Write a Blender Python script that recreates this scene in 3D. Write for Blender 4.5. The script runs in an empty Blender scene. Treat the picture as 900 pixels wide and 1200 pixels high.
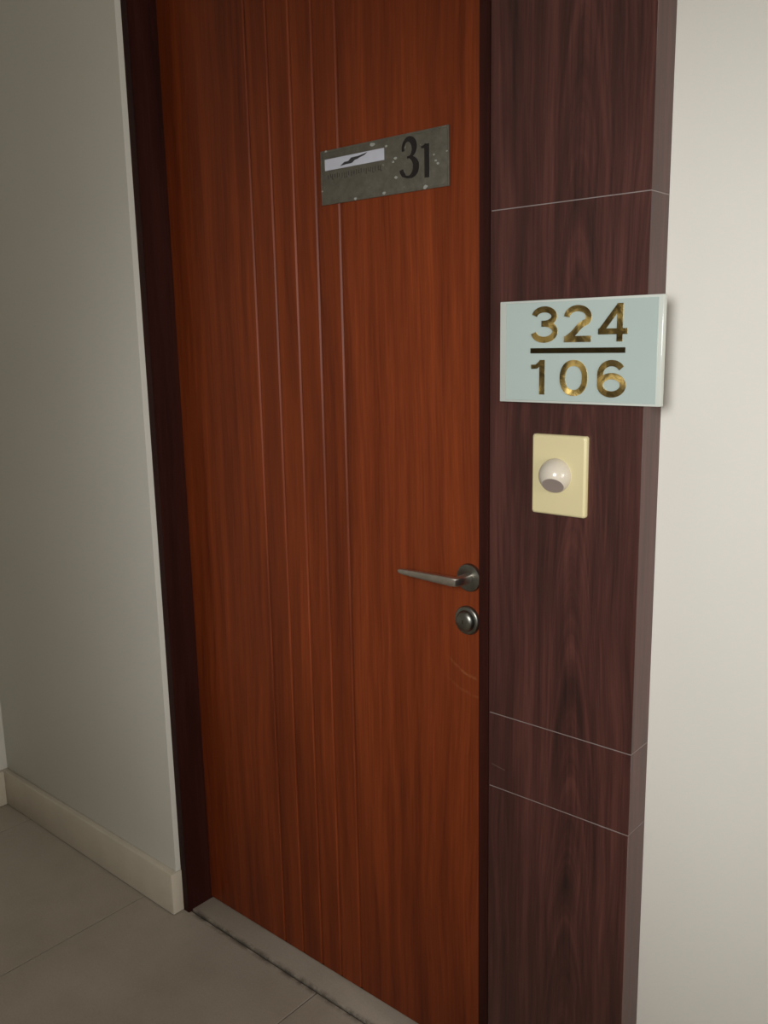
import bpy, bmesh, math, random
from mathutils import Vector, Matrix
random.seed(7)
S = bpy.context.scene
C = S.collection

# ---------------------------------------------------------------- camera
cam_d = bpy.data.cameras.new('camera')
cam_d.sensor_fit = 'VERTICAL'
cam_d.sensor_height = 24.0
cam_d.lens = 1037.35 / 1200 * 24.0
cam_d.clip_start = 0.02
cam = bpy.data.objects.new('camera', cam_d)
C.objects.link(cam)
rx = Vector((0.756098, 0.654174, -0.019305))
dn = Vector((0.110151, -0.156280, -0.981551))
fw = Vector((-0.645122, 0.740023, -0.190221))
cam.matrix_world = Matrix(((rx.x, -dn.x, -fw.x, 0), (rx.y, -dn.y, -fw.y, 0), (rx.z, -dn.z, -fw.z, 1.4175), (0, 0, 0, 1)))
S.camera = cam

# ---------------------------------------------------------------- light
S.view_settings.view_transform = 'Standard'
S.view_settings.look = 'None'
S.view_settings.gamma = 1
S.view_settings.use_curve_mapping = False
S.view_settings.exposure = 0.0
W = bpy.data.worlds.new('world'); S.world = W; W.use_nodes = True
W.node_tree.nodes['Background'].inputs[0].default_value = (0.62, 0.78, 1.0, 1)
W.node_tree.nodes['Background'].inputs[1].default_value = 0.6

def area(name, loc, target, sx, sy, power, col):
    d = bpy.data.lights.new(name, 'AREA'); d.shape = 'RECTANGLE'; d.size = sx; d.size_y = sy
    d.energy = power; d.color = col
    o = bpy.data.objects.new(name, d); C.objects.link(o); o.location = loc
    o.rotation_euler = (Vector(target) - Vector(loc)).to_track_quat('-Z', 'Y').to_euler()
    return o
def spot(name, loc, target, size, power, col, rad):
    d = bpy.data.lights.new(name, 'SPOT'); d.spot_size = math.radians(size); d.spot_blend = 1.0
    d.energy = power; d.color = col; d.shadow_soft_size = rad
    o = bpy.data.objects.new(name, d); C.objects.link(o); o.location = loc
    o.rotation_euler = (Vector(target) - Vector(loc)).to_track_quat('-Z', 'Y').to_euler()
    return o
# daylight through the window at the corridor's right end
area('window_daylight', (3.1, 0.05, 1.55), (0.0, 0.15, 1.45), 1.1, 1.3, 42, (1.0, 0.955, 0.865))
# soft spot added behind the camera to brighten the door's lock side and pillar
spot('added_soft_spot', (-0.08, -0.42, 1.58), (-0.66, 1.2, 1.15), 72, 94, (1.0, 0.99, 0.975), 0.28)
# small spot added further along the corridor for a sharp dome highlight
spot('added_glint_spot', (2.1, 0.70, 1.62), (-0.6, 1.1, 1.2), 60, 30, (1.0, 0.95, 0.85), 0.025)

# ---------------------------------------------------------------- node helpers
def new_mat(name):
    m = bpy.data.materials.new(name); m.use_nodes = True
    nt = m.node_tree
    return m, nt, nt.nodes['Principled BSDF']
def N(nt, typ, **kw):
    n = nt.nodes.new(typ)
    for k, v in kw.items():
        if k in n.inputs.keys() if isinstance(k, str) else False: n.inputs[k].default_value = v
        else: setattr(n, k, v)
    return n
def ramp(nt, fac, stops):
    r = nt.nodes.new('ShaderNodeValToRGB')
    e = r.color_ramp.elements
    while len(e) < len(stops): e.new(0.5)
    for i, (p, c) in enumerate(stops):
        e[i].position = p; e[i].color = (*c, 1) if len(c) == 3 else c
    nt.links.new(fac, r.inputs[0]); return r.outputs[0]
def pos(nt, scale=(1, 1, 1), off=(0, 0, 0)):
    g = nt.nodes.new('ShaderNodeNewGeometry'); mp = nt.nodes.new('ShaderNodeMapping')
    mp.inputs['Scale'].default_value = scale; mp.inputs['Location'].default_value = off
    nt.links.new(g.outputs['Position'], mp.inputs['Vector']); return mp.outputs[0]
def noise(nt, vec, scale=1, detail=4, rough=0.55, dist=0.0):
    n = nt.nodes.new('ShaderNodeTexNoise')
    n.inputs['Scale'].default_value = scale; n.inputs['Detail'].default_value = detail
    n.inputs['Roughness'].default_value = rough; n.inputs['Distortion'].default_value = dist
    nt.links.new(vec, n.inputs['Vector']); return n.outputs['Fac']
def mth(nt, op, a, b=None, c=None, clamp=False):
    n = nt.nodes.new('ShaderNodeMath'); n.operation = op; n.use_clamp = clamp
    for i, v in enumerate((a, b, c)):
        if v is None: continue
        if isinstance(v, (int, float)): n.inputs[i].default_value = v
        else: nt.links.new(v, n.inputs[i])
    return n.outputs[0]
def mixc(nt, fac, a, b, mode='MIX'):
    n = nt.nodes.new('ShaderNodeMix'); n.data_type = 'RGBA'; n.blend_type = mode
    if isinstance(fac, (int, float)): n.inputs[0].default_value = fac
    else: nt.links.new(fac, n.inputs[0])
    for i, v in ((6, a), (7, b)):
        if isinstance(v, tuple): n.inputs[i].default_value = (*v[:3], 1)
        else: nt.links.new(v, n.inputs[i])
    return n.outputs[2]
def bump(nt, p, h, strength, dist=0.001):
    b = nt.nodes.new('ShaderNodeBump'); b.inputs['Strength'].default_value = strength
    b.inputs['Distance'].default_value = dist
    nt.links.new(h, b.inputs['Height']); nt.links.new(b.outputs[0], p.inputs['Normal'])
def simple(name, col, rough=0.5, metal=0.0, var=0.06, vscale=30, spec=0.5, bmp=0.0):
    m, nt, p = new_mat(name)
    n = noise(nt, pos(nt), vscale, 5)
    a = tuple(c * (1 - var) for c in col); b = tuple(min(1, c * (1 + var)) for c in col)
    nt.links.new(ramp(nt, n, [(0.3, a), (0.7, b)]), p.inputs['Base Color'])
    p.inputs['Roughness'].default_value = rough; p.inputs['Metallic'].default_value = metal
    p.inputs['Specular IOR Level'].default_value = spec
    if bmp: bump(nt, p, n, bmp)
    return m

def wall_mat(name, col):
    m, nt, p = new_mat(name)
    n = noise(nt, pos(nt), 3, 5); n2 = noise(nt, pos(nt), 160, 3)
    nt.links.new(ramp(nt, n, [(0.3, tuple(c * 0.96 for c in col)), (0.7, col)]), p.inputs['Base Color'])
    p.inputs['Roughness'].default_value = 0.75
    bump(nt, p, n2, 0.12, 0.001)
    return m

def wood(name, cols, rough, scratch=False, off=(0, 0, 0), seam_scr=False, figure=0.0, spec=0.5, arch=False):
    m, nt, p = new_mat(name)
    v = pos(nt, (1, 1, 1), off)
    # slow sideways drift of the grain with height
    warp = noise(nt, pos(nt, (3.0, 3.0, 1.1), off), 1.0, 3, 0.5)
    sx = nt.nodes.new('ShaderNodeSeparateXYZ'); nt.links.new(v, sx.inputs[0])
    xx = mth(nt, 'ADD', sx.outputs[0], mth(nt, 'MULTIPLY', warp, 0.06 + figure))
    cb = nt.nodes.new('ShaderNodeCombineXYZ')
    nt.links.new(xx, cb.inputs[0]); nt.links.new(sx.outputs[1], cb.inputs[1]); nt.links.new(sx.outputs[2], cb.inputs[2])
    mp = nt.nodes.new('ShaderNodeMapping'); mp.inputs['Scale'].default_value = (34, 34, 1.3)
    nt.links.new(cb.outputs[0], mp.inputs[0])
    broad = noise(nt, mp.outputs[0], 1.0, 4, 0.6)
    mp2 = nt.nodes.new('ShaderNodeMapping'); mp2.inputs['Scale'].default_value = (260, 260, 7)
    nt.links.new(cb.outputs[0], mp2.inputs[0])
    fine = noise(nt, mp2.outputs[0], 1.0, 5, 0.65)
    f = mth(nt, 'ADD', mth(nt, 'MULTIPLY', broad, 0.62), mth(nt, 'MULTIPLY', fine, 0.38))
    if arch:
        # cathedral figure: nested tall arches up the middle of the board
        ga = nt.nodes.new('ShaderNodeNewGeometry'); sa = nt.nodes.new('ShaderNodeSeparateXYZ')
        nt.links.new(ga.outputs['Position'], sa.inputs[0])
        ax = mth(nt, 'ADD', mth(nt, 'SUBTRACT', sa.outputs[0], -0.645), mth(nt, 'MULTIPLY', mth(nt, 'SUBTRACT', warp, 0.5), 0.05))
        u2 = mth(nt, 'ADD', mth(nt, 'MULTIPLY', mth(nt, 'MULTIPLY', ax, ax), 330.0), mth(nt, 'MULTIPLY', sa.outputs[2], 2.4))
        cu = nt.nodes.new('ShaderNodeCombineXYZ'); nt.links.new(u2, cu.inputs[0])
        an = noise(nt, cu.outputs[0], 5.0, 4, 0.6)
        mask = mth(nt, 'SUBTRACT', 1.0, mth(nt, 'MULTIPLY', mth(nt, 'ABSOLUTE', ax), 13.0), clamp=True)
        f = mth(nt, 'ADD', f, mth(nt, 'MULTIPLY', mth(nt, 'MULTIPLY', mth(nt, 'SUBTRACT', an, 0.5), mask), 0.75))
    col = ramp(nt, f, [(0.34, cols[0]), (0.5, cols[1]), (0.66, cols[2])])
    if scratch:
        # key marks: two pale worn arcs under the lock
        g = nt.nodes.new('ShaderNodeNewGeometry'); s = nt.nodes.new('ShaderNodeSeparateXYZ')
        nt.links.new(g.outputs['Position'], s.inputs[0])
        X, Z = s.outputs[0], s.outputs[2]
        dx = mth(nt, 'SUBTRACT', X, -0.868); dz = mth(nt, 'SUBTRACT', Z, 0.915)
        r = mth(nt, 'SQRT', mth(nt, 'ADD', mth(nt, 'MULTIPLY', dx, dx), mth(nt, 'MULTIPLY', dz, dz)))
        wob = mth(nt, 'MULTIPLY', noise(nt, pos(nt), 45, 3), 0.006)
        r = mth(nt, 'ADD', r, wob)
        def ring(rad, w):
            return mth(nt, 'SUBTRACT', 1.0, mth(nt, 'DIVIDE', mth(nt, 'ABSOLUTE', mth(nt, 'SUBTRACT', r, rad)), w), clamp=True)
        low = mth(nt, 'MULTIPLY', mth(nt, 'SUBTRACT', 0.845, Z), 40.0, clamp=True)
        side = mth(nt, 'MULTIPLY', mth(nt, 'SUBTRACT', X, -0.955), 30.0, clamp=True)
        patch = mth(nt, 'MULTIPLY', mth(nt, 'SUBTRACT', noise(nt, pos(nt), 60, 4), 0.35), 3.0, clamp=True)
        a = mth(nt, 'MAXIMUM', ring(0.109, 0.004), mth(nt, 'MULTIPLY', ring(0.143, 0.004), 0.5))
        a = mth(nt, 'MULTIPLY', mth(nt, 'MULTIPLY', a, low), mth(nt, 'MULTIPLY', side, patch))
        col = mixc(nt, mth(nt, 'MULTIPLY', a, 0.75), col, (0.34, 0.13, 0.05))
    if seam_scr:
        g = nt.nodes.new('ShaderNodeNewGeometry'); s = nt.nodes.new('ShaderNodeSeparateXYZ')
        nt.links.new(g.outputs['Position'], s.inputs[0])
        X, Z = s.outputs[0], s.outputs[2]
        ln = mth(nt, 'ADD', Z, mth(nt, 'MULTIPLY', mth(nt, 'ADD', X, 0.7906), 0.16))
        d = mth(nt, 'SUBTRACT', 1.0, mth(nt, 'DIVIDE', mth(nt, 'ABSOLUTE', mth(nt, 'SUBTRACT', ln, 0.702)), 0.0009), clamp=True)
        e = mth(nt, 'MULTIPLY', mth(nt, 'GREATER_THAN', X, -0.792), mth(nt, 'LESS_THAN', X, -0.765))
        col = mixc(nt, mth(nt, 'MULTIPLY', mth(nt, 'MULTIPLY', d, e), 0.45), col, (0.22, 0.17, 0.16))
    nt.links.new(col, p.inputs['Base Color'])
    p.inputs['Specular IOR Level'].default_value = spec
    nt.links.new(mth(nt, 'ADD', mth(nt, 'MULTIPLY', fine, 0.12), rough - 0.06), p.inputs['Roughness'])
    bump(nt, p, fine, 0.10, 0.0006)
    return m

M = {}
M['wall'] = wall_mat('white wall paint', (0.66, 0.645, 0.60))
M['ceiling'] = wall_mat('ceiling paint', (0.75, 0.74, 0.70))
M['base'] = simple('cream baseboard tile', (0.60, 0.545, 0.46), 0.4, var=0.05, vscale=12)
M['door'] = wood('orange brown door veneer', [(0.112, 0.020, 0.0055), (0.182, 0.034, 0.0085), (0.262, 0.051, 0.0125)], 0.42, scratch=True, spec=0.22)
M['jamb'] = wood('dark red jamb veneer', [(0.018, 0.0050, 0.0035), (0.031, 0.0075, 0.0055), (0.044, 0.011, 0.008)], 0.5, off=(3, 1, 2), spec=0.12)
M['panel'] = wood('dark mahogany laminate', [(0.020, 0.0085, 0.0075), (0.052, 0.0175, 0.0145), (0.098, 0.034, 0.027)], 0.33, off=(5, 2, 1.3), seam_scr=True, figure=0.02, arch=True)
M['seam'] = simple('pale seam filler', (0.20, 0.165, 0.16), 0.6)
M['grout'] = simple('dark grout', (0.085, 0.075, 0.065), 0.8)
M['metal'] = simple('brushed grey metal', (0.62, 0.57, 0.52), 0.36, 1.0, var=0.12, vscale=60)
M['dark_metal'] = simple('tarnished dark metal', (0.24, 0.24, 0.215), 0.36, 1.0, var=0.25, vscale=50)
M['black'] = simple('black paint', (0.010, 0.008, 0.008), 0.5)
M['keyhole'] = simple('keyhole black', (0.006, 0.006, 0.006), 0.5)
M['cream'] = simple('yellowed cream plastic', (0.60, 0.53, 0.31), 0.35, var=0.02, vscale=10)
M['dome'] = simple('off white plastic dome', (0.55, 0.50, 0.42), 0.2, var=0.02)
M['lens'] = simple('grey lens face', (0.28, 0.23, 0.21), 0.35, var=0.03)
M['glass_rim'] = simple('pale glass rim', (0.50, 0.535, 0.50), 0.12, var=0.03, vscale=8)
M['glass'] = simple('aqua back painted glass', (0.385, 0.465, 0.445), 0.10, var=0.02, vscale=6)
M['glass'].node_tree.nodes['Principled BSDF'].inputs['Coat Weight'].default_value = 0.5
M['glass'].node_tree.nodes['Principled BSDF'].inputs['Coat Roughness'].default_value = 0.03

def tile_mat():
    m, nt, p = new_mat('grey beige ceramic tile')
    a = noise(nt, pos(nt), 5, 6, 0.6); b = noise(nt, pos(nt), 220, 3, 0.7)
    f = mth(nt, 'ADD', mth(nt, 'MULTIPLY', a, 0.6), mth(nt, 'MULTIPLY', b, 0.4))
    col = ramp(nt, f, [(0.35, (0.36, 0.315, 0.262)), (0.65, (0.455, 0.405, 0.345))])
    # dirt gathered along the door sill joint
    g = nt.nodes.new('ShaderNodeNewGeometry'); s = nt.nodes.new('ShaderNodeSeparateXYZ')
    nt.links.new(g.outputs['Position'], s.inputs[0])
    d = mth(nt, 'SUBTRACT', 1.0, mth(nt, 'DIVIDE', mth(nt, 'ABSOLUTE', mth(nt, 'SUBTRACT', s.outputs[1], 1.189)), 0.013), clamp=True)
    n = mth(nt, 'MULTIPLY', mth(nt, 'SUBTRACT', noise(nt, pos(nt), 26, 5, 0.75), 0.40), 6.0, clamp=True)
    e = mth(nt, 'MULTIPLY', mth(nt, 'GREATER_THAN', s.outputs[0], -1.70), mth(nt, 'LESS_THAN', s.outputs[0], -0.80))
    col = mixc(nt, mth(nt, 'MULTIPLY', mth(nt, 'MULTIPLY', d, n), mth(nt, 'MULTIPLY', e, 0.9)), col, (0.06, 0.05, 0.04))
    nt.links.new(col, p.inputs['Base Color'])
    p.inputs['Roughness'].default_value = 0.5
    bump(nt, p, b, 0.08, 0.0005)
    return m
M['tile'] = tile_mat()

def gold_mat():
    m, nt, p = new_mat('gold mirror foil')
    n = noise(nt, pos(nt), 38, 4, 0.6, 0.6)
    nt.links.new(ramp(nt, n, [(0.38, (0.15, 0.108, 0.042)), (0.50, (0.30, 0.215, 0.075)), (0.60, (0.80, 0.58, 0.20))]), p.inputs['Base Color'])
    p.inputs['Metallic'].default_value = 1.0; p.inputs['Roughness'].default_value = 0.42
    n2 = noise(nt, pos(nt, off=(0.35, 0.1, 0.22)), 17, 1, 0.4)
    bump(nt, p, n2, 1.0, 0.028)
    return m
M['gold'] = gold_mat()
M['gold_bar'] = simple('dark bronze foil', (0.10, 0.075, 0.035), 0.3, 1.0, var=0.2, vscale=60)

def plate_mat():
    m, nt, p = new_mat('weathered grey nameplate metal')
    n = noise(nt, pos(nt), 70, 6, 0.7)
    col = ramp(nt, n, [(0.3, (0.115, 0.105, 0.082)), (0.7, (0.175, 0.165, 0.135))])
    sp = noise(nt, pos(nt, (1, 1, 1), (2, 0, 1)), 95, 2, 0.5)
    k = mth(nt, 'MULTIPLY', mth(nt, 'SUBTRACT', sp, 0.685), 18.0, clamp=True)
    col = mixc(nt, mth(nt, 'MULTIPLY', k, 0.7), col, (0.33, 0.34, 0.31))
    nt.links.new(col, p.inputs['Base Color'])
    p.inputs['Roughness'].default_value = 0.42; p.inputs['Metallic'].default_value = 0.35
    bump(nt, p, n, 0.15, 0.0008)
    return m
M['plate'] = plate_mat()
M['chip'] = simple('pale corrosion', (0.34, 0.35, 0.32), 0.6)
M['emboss'] = simple('worn dark lettering', (0.050, 0.042, 0.034), 0.55)
M['paper'] = simple('bluish white paper label', (0.56, 0.575, 0.66), 0.55, var=0.06, vscale=25)
M['ink'] = simple('grey black ink', (0.035, 0.032, 0.036), 0.6, var=0.3, vscale=300)

# ---------------------------------------------------------------- mesh helpers
def link(name, bm, mat, parent=None, smooth=False):
    bmesh.ops.recalc_face_normals(bm, faces=bm.faces[:])
    me = bpy.data.meshes.new(name); bm.to_mesh(me); bm.free()
    me.materials.append(mat)
    if smooth:
        for f in me.polygons: f.use_smooth = len(f.vertices) <= 8
        try: me.set_sharp_from_angle(angle=math.radians(40))
        except Exception: pass
    o = bpy.data.objects.new(name, me); C.objects.link(o)
    if parent: 
        o.parent = parent
        o.location = -parent.location   # children are modelled in world coordinates
        if parent.parent: o.location = Vector((0, 0, 0))
    return o
def box_bm(x0, x1, y0, y1, z0, z1, bev=0.0, seg=2, bm=None):
    bm = bm or bmesh.new()
    vs = [bm.verts.new((x, y, z)) for x in (x0, x1) for y in (y0, y1) for z in (z0, z1)]
    fs = [(0, 1, 3, 2), (4, 6, 7, 5), (0, 4, 5, 1), (2, 3, 7, 6), (0, 2, 6, 4), (1, 5, 7, 3)]
    ff = [bm.faces.new([vs[i] for i in f]) for f in fs]
    if bev:
        es = list({e for f in ff for e in f.edges})
        bmesh.ops.bevel(bm, geom=es, offset=bev, segments=seg, affect='EDGES', profile=0.5)
    return bm
def box(name, x0, x1, y0, y1, z0, z1, mat, parent=None, bev=0.0, seg=2):
    return link(name, box_bm(x0, x1, y0, y1, z0, z1, bev, seg), mat, parent, smooth=bool(bev))
def empty(name, loc):
    o = bpy.data.objects.new(name, None); C.objects.link(o); o.location = loc; o.empty_display_size = 0.05
    return o
def tag(o, label, cat, group=None):
    o['label'] = label; o['category'] = cat
    if group: o['group'] = group
    return o
def struct(o, label=None):
    o['kind'] = 'structure'
    if label: o['label'] = label
    return o
def lathe_bm(cx, cz, y0, prof, n=40):
    """prof: list of (radius, distance out of the door towards -Y)."""
    bm = bmesh.new(); rings = []
    for r, d in prof:
        if r <= 1e-6: rings.append([bm.verts.new((cx, y0 - d, cz))])
        else: rings.append([bm.verts.new((cx + r * math.cos(2 * math.pi * i / n), y0 - d, cz + r * math.sin(2 * math.pi * i / n))) for i in range(n)])
    for a, b in zip(rings, rings[1:]):
        for i in range(n):
            j = (i + 1) % n
            if len(a) == 1: bm.faces.new((a[0], b[i], b[j]))
            elif len(b) == 1: bm.faces.new((a[i], a[j], b[0]))
            else: bm.faces.new((a[i], a[j], b[j], b[i]))
    return bm
def ribbon(bm, pts, w, yf, yb, closed=False):
    """solid stroke in the XZ plane; pts [(x,z)], w width or list of widths, front at yf, back at yb."""
    n = len(pts); ws = w if isinstance(w, list) else [w] * n
    L, Rr = [], []
    for i in range(n):
        if closed: a, b = pts[i - 1], pts[(i + 1) % n]
        else: a, b = pts[max(i - 1, 0)], pts[min(i + 1, n - 1)]
        t = Vector((b[0] - a[0], b[1] - a[1])).normalized(); nn = Vector((-t.y, t.x))
        p = Vector(pts[i])
        L.append(p + nn * ws[i] / 2); Rr.append(p - nn * ws[i] / 2)
    V = [[bm.verts.new((q.x, y, q.y)) for q in side] for side in (L, Rr) for y in (yf, yb)]
    Lf, Lb, Rf, Rb = V
    m = n if closed else n - 1
    for i in range(m):
        j = (i + 1) % n
        bm.faces.new((Lf[i], Lf[j], Rf[j], Rf[i])); bm.faces.new((Lb[j], Lb[i], Rb[i], Rb[j]))
        bm.faces.new((Lf[j], Lf[i], Lb[i], Lb[j])); bm.faces.new((Rf[i], Rf[j], Rb[j], Rb[i]))
    if not closed:
        bm.faces.new((Lf[0], Rf[0], Rb[0], Lb[0])); bm.faces.new((Lf[-1], Lb[-1], Rb[-1], Rf[-1]))
    return bm
def poly(bm, pts, yf, yb):
    f = [bm.verts.new((x, yf, z)) for x, z in pts]; b = [bm.verts.new((x, yb, z)) for x, z in pts]
    n = len(pts)
    bm.faces.new(f); bm.faces.new(b[::-1])
    for i in range(n):
        j = (i + 1) % n; bm.faces.new((f[j], f[i], b[i], b[j]))
    return bm
def arc(cx, cz, rx_, rz_, a0, a1, n=20):
    return [(cx + rx_ * math.cos(math.radians(a0 + (a1 - a0) * i / n)), cz + rz_ * math.sin(math.radians(a0 + (a1 - a0) * i / n))) for i in range(n + 1)]
def loft(sections):
    bm = bmesh.new(); R = [[bm.verts.new(p) for p in s] for s in sections]; n = len(R[0])
    for a, b in zip(R, R[1:]):
        for i in range(n): bm.faces.new((a[i], a[(i + 1) % n], b[(i + 1) % n], b[i]))
    bm.faces.new(R[0][::-1]); bm.faces.new(R[-1])
    return bm

# ================================================================ setting
XL, XR, YB = -2.62, 3.15, -1.05           # corridor end wall, window wall, opposite wall
YLW, YJ, YD, YP, YRW = 1.167, 1.181, 1.255, 1.1765, 1.234
XO0, XO1 = -1.713, -0.823                 # door opening
XJ0, XJ1 = -1.737, -0.800
PX0, PX1 = -0.798, -0.540
HC = 2.62; HD = 2.30

floor = struct(link('floor', box_bm(XL - 0.15, XR + 0.1, YB - 0.1, 1.5, -0.08, -0.004), M['grout']), 'grey beige tiled corridor floor')
TS, G = 0.600, 0.0028
tbm = None; cnt = 0
x = -1.864 - TS * 2
k = 0
tile_meshes = {}
def tile(x0, x1, y0, y1):
    w, h = round(x1 - x0, 4), round(y1 - y0, 4)
    if (w, h) not in tile_meshes:
        bm = box_bm(0, w, 0, h, -0.004, 0.0, 0.0008, 1)
        bmesh.ops.recalc_face_normals(bm, faces=bm.faces[:])
        me = bpy.data.meshes.new('tile'); bm.to_mesh(me); bm.free(); me.materials.append(M['tile']); tile_meshes[(w, h)] = me
    o = bpy.data.objects.new('tile', tile_meshes[(w, h)]); C.objects.link(o); o.parent = floor; o.location = (x0, y0, 0)
xs = [XL] + [-1.862 + TS * i for i in range(-1, 9)] + [XR]
ys = [YB] + [1.190 - TS * i for i in range(3, -1, -1)]
for i in range(len(xs) - 1):
    for j in range(len(ys) - 1):
        if xs[i + 1] - xs[i] > 0.01: tile(xs[i] + G / 2, xs[i + 1] - G / 2, ys[j] + G / 2, ys[j + 1] - G / 2)

struct(box('ceiling', XL - 0.15, XR + 0.1, YB - 0.1, 1.5, HC, HC + 0.08, M['ceiling']), 'white corridor ceiling')
wl = struct(box('wall_left', XL, XJ0, YLW, 1.45, 0.0, HC, M['wall'], bev=0.0015, seg=2), 'grey white painted wall left of the door')
struct(box('wall_far_left', XL - 0.15, XL, YB, 1.45, 0, HC, M['wall']), 'pale end wall at the left edge of the corridor')
struct(box('wall_right', PX1 + 0.0, XR, YRW, 1.45, 0, HC, M['wall']), 'bright white wall right of the wood clad pillar')
struct(box('wall_above', XJ0, PX1, YP + 0.004, 1.45, HD + 0.04, HC, M['wall']), 'white wall above the door')
struct(box('wall_opposite', XL, XR, YB - 0.1, YB, 0, HC, M['wall']), 'white wall opposite the door')
we = bmesh.new()
box_bm(XR, XR + 0.1, YB, 1.45, 0, 0.85, bm=we); box_bm(XR, XR + 0.1, YB, 1.45, 2.25, HC, bm=we)
box_bm(XR, XR + 0.1, YB, -0.6, 0.85, 2.25, bm=we); box_bm(XR, XR + 0.1, 0.7, 1.45, 0.85, 2.25, bm=we)
struct(link('wall_window_end', we, M['wall']), 'white wall with the corridor window')
wf = bmesh.new()
for a in ((-0.6, 0.7, 0.85, 0.90), (-0.6, 0.7, 2.2, 2.25), (-0.6, -0.55, 0.9, 2.2), (0.65, 0.7, 0.9, 2.2), (0.03, 0.07, 0.9, 2.2)):
    box_bm(XR + 0.03, XR + 0.07, a[0], a[1], a[2], a[3], bm=wf)
struct(link('window_1', wf, simple('white window frame', (0.7, 0.7, 0.68), 0.4)), 'white framed window at the right end of the corridor')

# baseboards
bb = struct(box('baseboard_left', XL, XJ0 + 0.0005, YLW - 0.019, YLW, 0.0022, 0.114, M['base'], bev=0.0025), 'cream tile baseboard along the left wall')
box('baseboard_end_cap', XJ0 + 0.0005, XJ0 + 0.004, YLW - 0.018, YJ, 0.0022, 0.1125, M['base'], bb, bev=0.001)
struct(box('baseboard_far_left', XL, XL + 0.017, YB, YLW - 0.019, 0.0022, 0.114, M['base'], bev=0.002), 'cream tile baseboard of the end wall')
struct(box('baseboard_right', PX1 + 0.001, XR, YRW - 0.017, YRW, 0.0, 0.118, M['base'], bev=0.002), 'cream tile baseboard of the right wall')

# ---------------------------------------------------------------- door
door = struct(empty('door_1', (-1.268, YD, 0.0)), 'orange brown wooden apartment door with five vertical grooves')
GX = [-1.4336, -1.3712, -1.3088, -1.2483, -1.1879]
bm = bmesh.new()
gw, gd = 0.0045, 0.0024
prof = [(XO0 - 0.008, YD)]
for g in GX: prof += [(g - gw, YD), (g - gw * 0.35, YD + gd), (g + gw * 0.35, YD + gd), (g + gw, YD)]
prof += [(XO1 + 0.008, YD), (XO1 + 0.008, YD + 0.04), (XO0 - 0.008, YD + 0.04)]
lo = [bm.verts.new((x, y, 0.008)) for x, y in prof]; hi = [bm.verts.new((x, y, HD + 0.005)) for x, y in prof]
n = len(prof)
for i in range(n): bm.faces.new((lo[i], lo[(i + 1) % n], hi[(i + 1) % n], hi[i]))
bm.faces.new(lo); bm.faces.new(hi[::-1])
bmesh.ops.triangulate(bm, faces=[f for f in bm.faces if len(f.verts) > 4])
link('door_leaf', bm, M['door'], door)
def jamb(x0, x1, inner):
    # box jamb with a rebate that the leaf sits in
    bm = bmesh.new()
    if inner > 0: pr = [(x0, YJ), (x1, YJ), (x1, YD - 0.001), (x1 - 0.010, YD - 0.001), (x1 - 0.010, YD + 0.045), (x1 + 0.012, YD + 0.045), (x1 + 0.012, 1.36), (x0, 1.36)]
    else: pr = [(x1, YJ), (x0, YJ), (x0, YD - 0.001), (x0 + 0.010, YD - 0.001), (x0 + 0.010, YD + 0.045), (x0 - 0.012, YD + 0.045), (x0 - 0.012, 1.36), (x1, 1.36)]
    a = [bm.verts.new((x, y, 0.0)) for x, y in pr]; b = [bm.verts.new((x, y, HD + 0.04)) for x, y in pr]
    m = len(pr)
    for i in range(m): bm.faces.new((a[i], a[(i + 1) % m], b[(i + 1) % m], b[i]))
    bm.faces.new(a); bm.faces.new(b[::-1])
    es = [e for e in bm.edges if abs(e.verts[0].co.y - YJ) < 1e-5 and abs(e.verts[1].co.y - YJ) < 1e-5 and abs(e.verts[0].co.z - e.verts[1].co.z) > 1]
    bmesh.ops.bevel(bm, geom=es, offset=0.0012, segments=2, affect='EDGES')
    bmesh.ops.triangulate(bm, faces=[f for f in bm.faces if len(f.verts) > 4])
    return link('door_jamb', bm, M['jamb'], door)
jamb(XJ0, XO0, 1); jamb(XO1, XJ1 - 0.0015, -1)
box('head_jamb', XO0, XO1, YJ, 1.36, HD + 0.006, HD + 0.04, M['jamb'], door, bev=0.001)
box('threshold', XO0, XO1, 1.1925, 1.42, -0.004, 0.005, M['tile'], door, bev=0.0015)

# lever handle
YN = 1.2119; ZH = 0.9985; XH = -0.8925
path = [((XH, 1.2505), 0.0085, 0.0085), ((XH, 1.232), 0.0082, 0.0080), ((XH - 0.0002, 1.2195), 0.0080, 0.0080), ((XH - 0.003, 1.2135), 0.0080, 0.0080),
        ((XH - 0.010, YN), 0.0066, 0.0084), ((XH - 0.03, YN), 0.0056, 0.0080), ((XH - 0.08, YN + 0.001), 0.0048, 0.0066), ((XH - 0.12, YN + 0.0015), 0.0042, 0.0052), ((XH - 0.131, YN + 0.002), 0.0036, 0.0038), ((XH - 0.1335, YN + 0.002), 0.0018, 0.002)]
secs = []
for i, ((px, py), hw, hz) in enumerate(path):
    a = path[max(i - 1, 0)][0]; b = path[min(i + 1, len(path) - 1)][0]
    t = Vector((b[0] - a[0], b[1] - a[1], 0)).normalized(); nn = Vector((-t.y, t.x, 0))
    s = []
    for q in range(20):
        an = 2 * math.pi * q / 20; c, sn = math.cos(an), math.sin(an)
        e = 0.5
        u = math.copysign(abs(c) ** e, c) * hw; v = math.copysign(abs(sn) ** e, sn) * hz
        s.append(Vector((px, py, ZH)) + nn * u + Vector((0, 0, v)))
    secs.append(s)
hd = link('door_handle', loft(secs), M['metal'], door, smooth=True); hd['label'] = 'grey metal lever handle pointing left'
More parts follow.
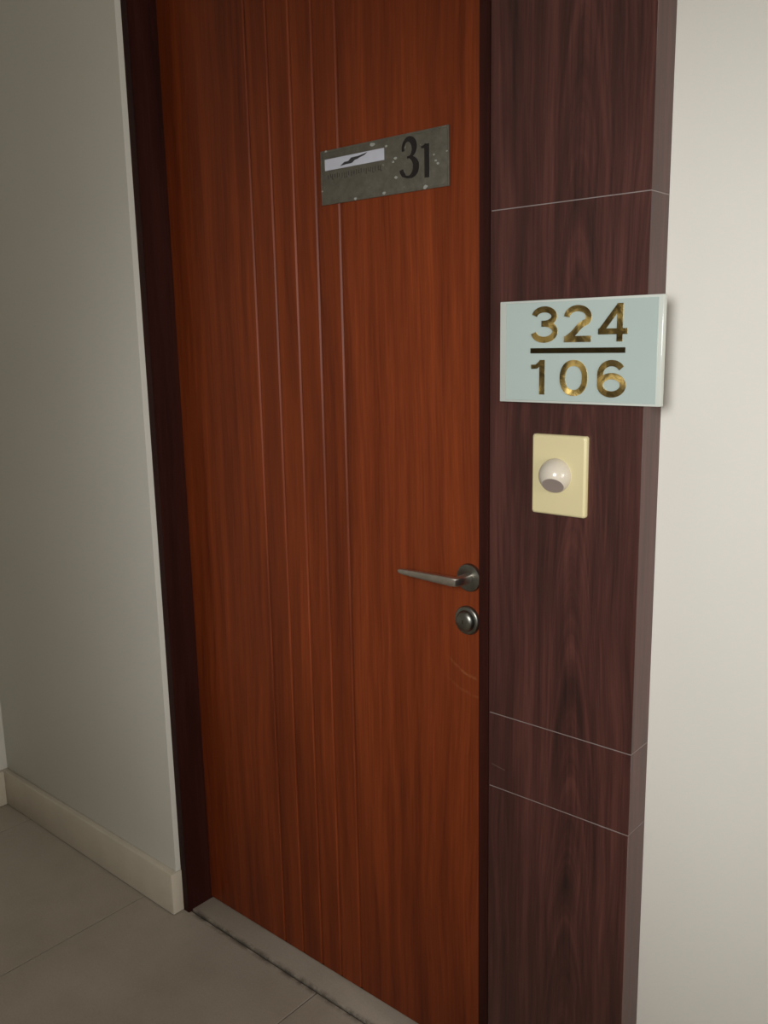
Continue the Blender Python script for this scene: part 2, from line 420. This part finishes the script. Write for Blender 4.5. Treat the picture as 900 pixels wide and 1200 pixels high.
link('rosette', lathe_bm(XH, ZH, YD, [(0.0, 0), (0.0255, 0), (0.0258, 0.004), (0.0245, 0.0068), (0.0205, 0.0078), (0.012, 0.0084), (0.0, 0.0084)]), M['dark_metal'], hd, smooth=True)
XK, ZK = -0.8970, 0.9180
dl = link('deadbolt', lathe_bm(XK, ZK, YD, [(0.0, 0), (0.0268, 0), (0.0270, 0.003), (0.0255, 0.0062), (0.0235, 0.0074), (0.020, 0.0080), (0.0185, 0.0115), (0.0165, 0.0145), (0.0125, 0.0165), (0.007, 0.0175), (0.0, 0.0178)], 48), M['dark_metal'], door, smooth=True)
dl['label'] = 'round domed metal deadbolt lock below the handle'
box('key_slot', XK - 0.0006, XK + 0.0006, YD - 0.0180, YD - 0.0165, ZK - 0.0035, ZK + 0.0035, M['keyhole'], dl)

# ---------------------------------------------------------------- wood clad pillar
pil = struct(box('trim_1', PX0 + 0.0015, PX1 - 0.0003, YP + 0.0003, 1.45, 0.0, HD + 0.039, M['seam']), 'dark mahogany laminate clad pillar right of the door')
seams = [0.0, 0.661, 0.795, 1.608, HD + 0.04]
for a, b in zip(seams, seams[1:]):
    box('wood_panel', PX0, PX1, YP, YRW + 0.003, a + 0.0006 if a else 0.0, b - 0.0006, M['panel'], pil, bev=0.0004, seg=1)

# ================================================================ things
# door number plate
X0, X1, Z0, Z1 = -1.2326, -0.9328, 1.6696, 1.7660
np_ = tag(empty('number_plate', ((X0 + X1) / 2, YD, Z0)), 'weathered grey metal plate with black 31 fixed high on the orange brown door', 'sign')
box('backplate', X0, X1, YD - 0.003, YD, Z0, Z1, M['plate'], np_, bev=0.0008)
yf = YD - 0.003
rim = bmesh.new()
for a in ((X0 + .002, X1 - .002, Z0 + .002, Z0 + .0042), (X0 + .002, X1 - .002, Z1 - .0042, Z1 - .002), (X0 + .002, X0 + .0042, Z0 + .0042, Z1 - .0042), (X1 - .0042, X1 - .002, Z0 + .0042, Z1 - .0042)):
    box_bm(a[0], a[1], yf - 0.0006, yf + 0.0002, a[2], a[3], bm=rim)
link('raised_rim', rim, M['plate'], np_)
lb = box('paper_label', -1.2205, -1.0745, yf - 0.0008, yf + 0.0002, 1.7300, 1.7500, M['paper'], np_, bev=0.0002, seg=1)
lb['label'] = 'bluish white paper label with a jagged black mark'
# jagged diagonal mark: three overlapping slanted lozenges with pale cores
mk = bmesh.new(); cx, cz = -1.1465, 1.7402
def q(pts, d=0.0): poly(mk, [(cx + a, cz + 0.0004 + b * 1.12) for a, b in pts], yf - 0.0011 - d, yf - 0.0007)
q([(-0.0345, -0.0062), (-0.024, -0.0010), (-0.015, -0.0008), (-0.002, 0.0002), (-0.006, -0.0050), (-0.020, -0.0050)])
q([(-0.015, -0.0018), (-0.007, 0.0036), (0.006, 0.0040), (0.016, 0.0040), (0.010, -0.0002), (0.002, -0.0010), (-0.004, -0.0046), (-0.012, -0.0040)], 0.0001)
q([(0.006, 0.0036), (0.016, 0.0046), (0.033, 0.0070), (0.026, 0.0036), (0.014, 0.0012), (0.006, 0.0000)], 0.0002)
link('jagged_mark', mk, M['ink'], lb)
# worn illegible row of lettering under the label: short strokes
wl_ = bmesh.new(); r2 = random.Random(3)
xx = -1.214
while xx < -1.080:
    h = r2.uniform(0.006, 0.010); z = 1.7235 - r2.uniform(0, 0.002)
    box_bm(xx, xx + r2.uniform(0.001, 0.002), yf - 0.0003, yf + 0.0001, z - h, z, bm=wl_)
    if r2.random() < 0.5: box_bm(xx + 0.002, xx + 0.0045, yf - 0.0003, yf + 0.0001, z - h, z - h + 0.0012, bm=wl_)
    xx += r2.uniform(0.004, 0.0075)
wo = link('worn_lettering', wl_, M['emboss'], np_); wo['kind'] = 'stuff'
# numeral 3 (modulated stroke)
def numeral(name, strokes, mat, parent, yf_, yb_):
    b = bmesh.new()
    for i, s in enumerate(strokes):
        ribbon(b, s[0], s[1], yf_ - 0.00004 * i, yb_, closed=(len(s) > 2))
    return link(name, b, mat, parent)
def lerpw(a, b, n): return [a + (b - a) * i / n for i in range(n + 1)]
up = arc(-1.0185, 1.7415, 0.0125, 0.0145, 196, -62, 22)
wu = [0.0048 + 0.0062 * max(0, math.sin(math.pi * min(1, max(0, (i - 6) / 16)))) for i in range(23)]
tail = [(-1.0190, 1.7262)]
dnp = arc(-1.0190, 1.7100, 0.0165, 0.0160, 78, -170, 26)
wd = [0.0042 + 0.0080 * max(0, math.sin(math.pi * min(1, i / 17))) + (0.003 if i > 21 else 0) for i in range(27)]
nb = yf + 0.0002; nf = yf - 0.0016
numeral('numeral', [(up, wu), ([(-1.0115, 1.7290), (-1.0160, 1.7268), (-1.0215, 1.7262)], 0.0036), (dnp, wd)], M['black'], np_, nf, nb)
numeral('numeral', [([(-0.9792, 1.6885), (-0.9790, 1.7425)], [0.0090, 0.0092]), ([(-0.9905, 1.7385), (-0.9850, 1.7385), (-0.9800, 1.7415)], [0.003, 0.0045, 0.005])], M['black'], np_, nf, nb)
# chips of corrosion / paint on the plate rim
chips = [(-1.2170, 1.7640, .0035), (-1.1010, 1.7590, .0075), (-1.0690, 1.7520, .0035), (-1.0490, 1.7290, .004), (-1.0540, 1.7235, .003), (-1.0480, 1.6970, .004),
         (-1.0760, 1.6745, .0045), (-1.1450, 1.6725, .004), (-0.9830, 1.6738, .006), (-0.9600, 1.7130, .0035), (-0.9555, 1.7080, .0035), (-0.9640, 1.7230, .0025), (-1.2290, 1.6950, .0025), (-0.9365, 1.7250, .002)]
for cx_, cz_, r_ in chips:
    b = bmesh.new(); rr = random.Random(int(-cx_ * 1e5))
    poly(b, [(cx_ + r_ * rr.uniform(.6, 1.1) * math.cos(t * math.pi / 4), cz_ + r_ * .7 * rr.uniform(.5, 1.1) * math.sin(t * math.pi / 4)) for t in range(8)], yf - 0.0007, yf + 0.0002)
    link('corrosion_spot', b, M['chip'], np_)

# glass house number sign 324/106
SX0, SX1, SZ0, SZ1 = -0.7723, -0.5117, 1.3208, 1.4716
YS = 1.1645
sg = tag(empty('house_number_sign', ((SX0 + SX1) / 2, YP, SZ0)), 'pale aqua glass sign with gold 324 over 106 on the pillar', 'sign')
gb = link('glass_slab', box_bm(SX0, SX1, YS + 0.0006, YP, SZ0, SZ1, 0.0012, 2), M['glass_rim'], sg, smooth=True)
gb['label'] = 'paler glass rim around the aqua field'
box('aqua_field', SX0 + 0.0115, SX1 - 0.0065, YS - 0.0002, YS + 0.0012, SZ0 + 0.0035, SZ1 - 0.0035, M['glass'], sg, bev=0.0003, seg=1)
df, db = YS - 0.0012, YS
t = 0.0088
def place(x0, x1, z0, z1):
    w, h = x1 - x0, z1 - z0
    return w, h, (x0 + x1) / 2
def three(x0, x1, z0, z1):
    w, h, cx = place(x0, x1, z0, z1); rt = (h - t) * 0.235; rb = (h - t) * 0.265
    zt = z1 - t / 2 - rt; zb = z0 + t / 2 + rb
    a = arc(cx, zt, w / 2 - t / 2 - 0.0015, rt, 172, -90, 22) + [(cx - w * 0.10, zt - rt)]
    b = [(cx - w * 0.10, zb + rb)] + arc(cx, zb, w / 2 - t / 2, rb, 90, -172, 24)
    return [(a, t), (b, t)]
def two(x0, x1, z0, z1):
    w, h, cx = place(x0, x1, z0, z1)
    zt = z1 - t / 2 - h * 0.24
    a = arc(cx, zt, w / 2 - t / 2, h * 0.24, 176, -32, 22)
    ex, ez = a[-1]; bx, bz = x0 + t * 0.62, z0 + t * 0.6
    # s-curve down to the lower left
    m = [(ex + (bx - ex) * s - 0.0015 * math.sin(2 * math.pi * s) + 0.0, ez + (bz - ez) * (s ** 1.15)) for s in [i / 10 for i in range(1, 11)]]
    return [(a + m, t), ([(x0 + 0.0004, z0 + t / 2), (x1 - 0.0005, z0 + t / 2)], t)]
def four(x0, x1, z0, z1):
    w, h, cx = place(x0, x1, z0, z1); vx = x0 + w * 0.74; bz = z0 + h * 0.27
    return [([(vx, z0), (vx, z1)], t), ([(x0, bz), (x1, bz)], t * 0.92), ([(x0 + t * 0.42, bz), (vx - t * 0.1, z1 - t * 0.35)], t * 0.92)]
def one(x0, x1, z0, z1):
    w, h, cx = place(x0, x1, z0, z1); vx = x1 - t / 2
    return [([(vx, z0), (vx, z1)], t), ([(x0, z1 - h * 0.20), (x0 + w * 0.40, z1 - h * 0.19), (vx - t * 0.2, z1 - h * 0.07)], [t * 0.72, t * 0.74, t * 0.78])]
def zero(x0, x1, z0, z1):
    w, h, cx = place(x0, x1, z0, z1)
    pts = []
    for i in range(48):
        a = 2 * math.pi * i / 48; c, s = math.cos(a), math.sin(a)
        pts.append((cx + math.copysign(abs(c) ** 0.9, c) * (w - t) / 2, (z0 + z1) / 2 + math.copysign(abs(s) ** 0.9, s) * (h - t) / 2))
    return [(pts, t, True)]
def six(x0, x1, z0, z1):
    w, h, cx = place(x0, x1, z0, z1); rb = (h * 0.655 - t) / 2; zb = z0 + t / 2 + rb
    ring = [(cx + (w - t) / 2 * math.cos(2 * math.pi * i / 40), zb + rb * math.sin(2 * math.pi * i / 40)) for i in range(40)]
    st = arc(cx, z1 - t / 2 - h * 0.30, (w - t) / 2, h * 0.30, 32, 180, 22)
    st += [(x0 + t / 2, zb + (st[-1][1] - zb) * s) for s in (0.66, 0.33, 0.0)]
    return [(ring, t, True), (st, t)]
numeral('numeral', three(-0.7165, -0.6715, 1.4095, 1.4622), M['gold'], sg, df, db)
numeral('numeral', two(-0.6612, -0.6172, 1.4098, 1.4620), M['gold'], sg, df, db)
numeral('numeral', four(-0.6065, -0.5620, 1.4098, 1.4622), M['gold'], sg, df, db)
numeral('numeral', one(-0.7153, -0.6922, 1.3335, 1.3845), M['gold'], sg, df, db)
numeral('numeral', zero(-0.6665, -0.6215, 1.3325, 1.3845), M['gold'], sg, df, db)
numeral('numeral', six(-0.6060, -0.5620, 1.3318, 1.3845), M['gold'], sg, df, db)
box('fraction_bar', -0.7168, -0.5643, df, db, 1.3942, 1.4018, M['gold_bar'], sg)

# doorbell / motion sensor
BX0, BX1, BZ0, BZ1 = -0.7148, -0.6230, 1.1510, 1.2735
sn = tag(empty('motion_sensor', ((BX0 + BX1) / 2, YP, BZ0)), 'yellowed cream wall plate with off-white sensor dome below the glass sign', 'sensor')
bm = bmesh.new()
def rr_ring(x0, x1, z0, z1, r, y, n=6):
    out = []
    for cx_, cz_, a0 in ((x1 - r, z1 - r, 0), (x0 + r, z1 - r, 90), (x0 + r, z0 + r, 180), (x1 - r, z0 + r, 270)):
        for i in range(n + 1):
            a = math.radians(a0 + 90 * i / n); out.append((cx_ + r * math.cos(a), y, cz_ + r * math.sin(a)))
    return out
secs = [rr_ring(BX0, BX1, BZ0, BZ1, 0.004, YP), rr_ring(BX0, BX1, BZ0, BZ1, 0.004, YP - 0.0055), rr_ring(BX0 + .0008, BX1 - .0008, BZ0 + .0008, BZ1 - .0008, 0.004, YP - 0.0072),
        rr_ring(BX0 + .0030, BX1 - .0030, BZ0 + .0030, BZ1 - .0030, 0.0035, YP - 0.0090), rr_ring(BX0 + .0036, BX1 - .0036, BZ0 + .0036, BZ1 - .0036, 0.003, YP - 0.0090), rr_ring(BX0 + .02, BX1 - .02, BZ0 + .03, BZ1 - .03, 0.003, YP - 0.0090)]
link('wall_plate', loft(secs), M['cream'], sn, smooth=True)
yc = YP - 0.0085; DC = Vector((-0.6722, yc, 1.2125)); DR = 0.0262
bm = bmesh.new()
bmesh.ops.create_uvsphere(bm, u_segments=64, v_segments=40, radius=DR, matrix=Matrix.Translation(DC))
bmesh.ops.bisect_plane(bm, geom=bm.verts[:] + bm.edges[:] + bm.faces[:], plane_co=DC, plane_no=(0, 1, 0), clear_outer=True)
cn = Vector((0.17, -0.72, -0.67)).normalized(); cp = DC + cn * DR * 0.78
r = bmesh.ops.bisect_plane(bm, geom=bm.verts[:] + bm.edges[:] + bm.faces[:], plane_co=cp, plane_no=cn, clear_outer=True)
loop = [v for v in bm.verts if abs((v.co - cp).dot(cn)) < 1e-5]
cen = cp.copy(); u = cn.orthogonal().normalized(); w_ = cn.cross(u)
loop.sort(key=lambda v: math.atan2((v.co - cen).dot(w_), (v.co - cen).dot(u)))
lp = [v.co.copy() for v in loop]
dome = link('sensor_dome', bm, M['dome'], sn, smooth=True)
bm = bmesh.new(); vs = [bm.verts.new(c) for c in lp]; vb = [bm.verts.new(c - cn * 0.001) for c in lp]
bm.faces.new(vs); bm.faces.new(vb[::-1])
for i in range(len(vs)): bm.faces.new((vs[i], vs[(i + 1) % len(vs)], vb[(i + 1) % len(vs)], vb[i]))
lf = link('sensor_lens', bm, M['lens'], dome); lf['label'] = 'grey flat lens face at the lower front of the dome'
ring = link('dome_collar', lathe_bm(DC.x, DC.z, YP - 0.0088, [(DR + 0.0002, 0.0), (DR + 0.0012, 0.0006), (DR + 0.0002, 0.0010), (DR - 0.0006, 0.0008)], 56), M['cream'], sn, smooth=True)

bpy.context.view_layer.update()
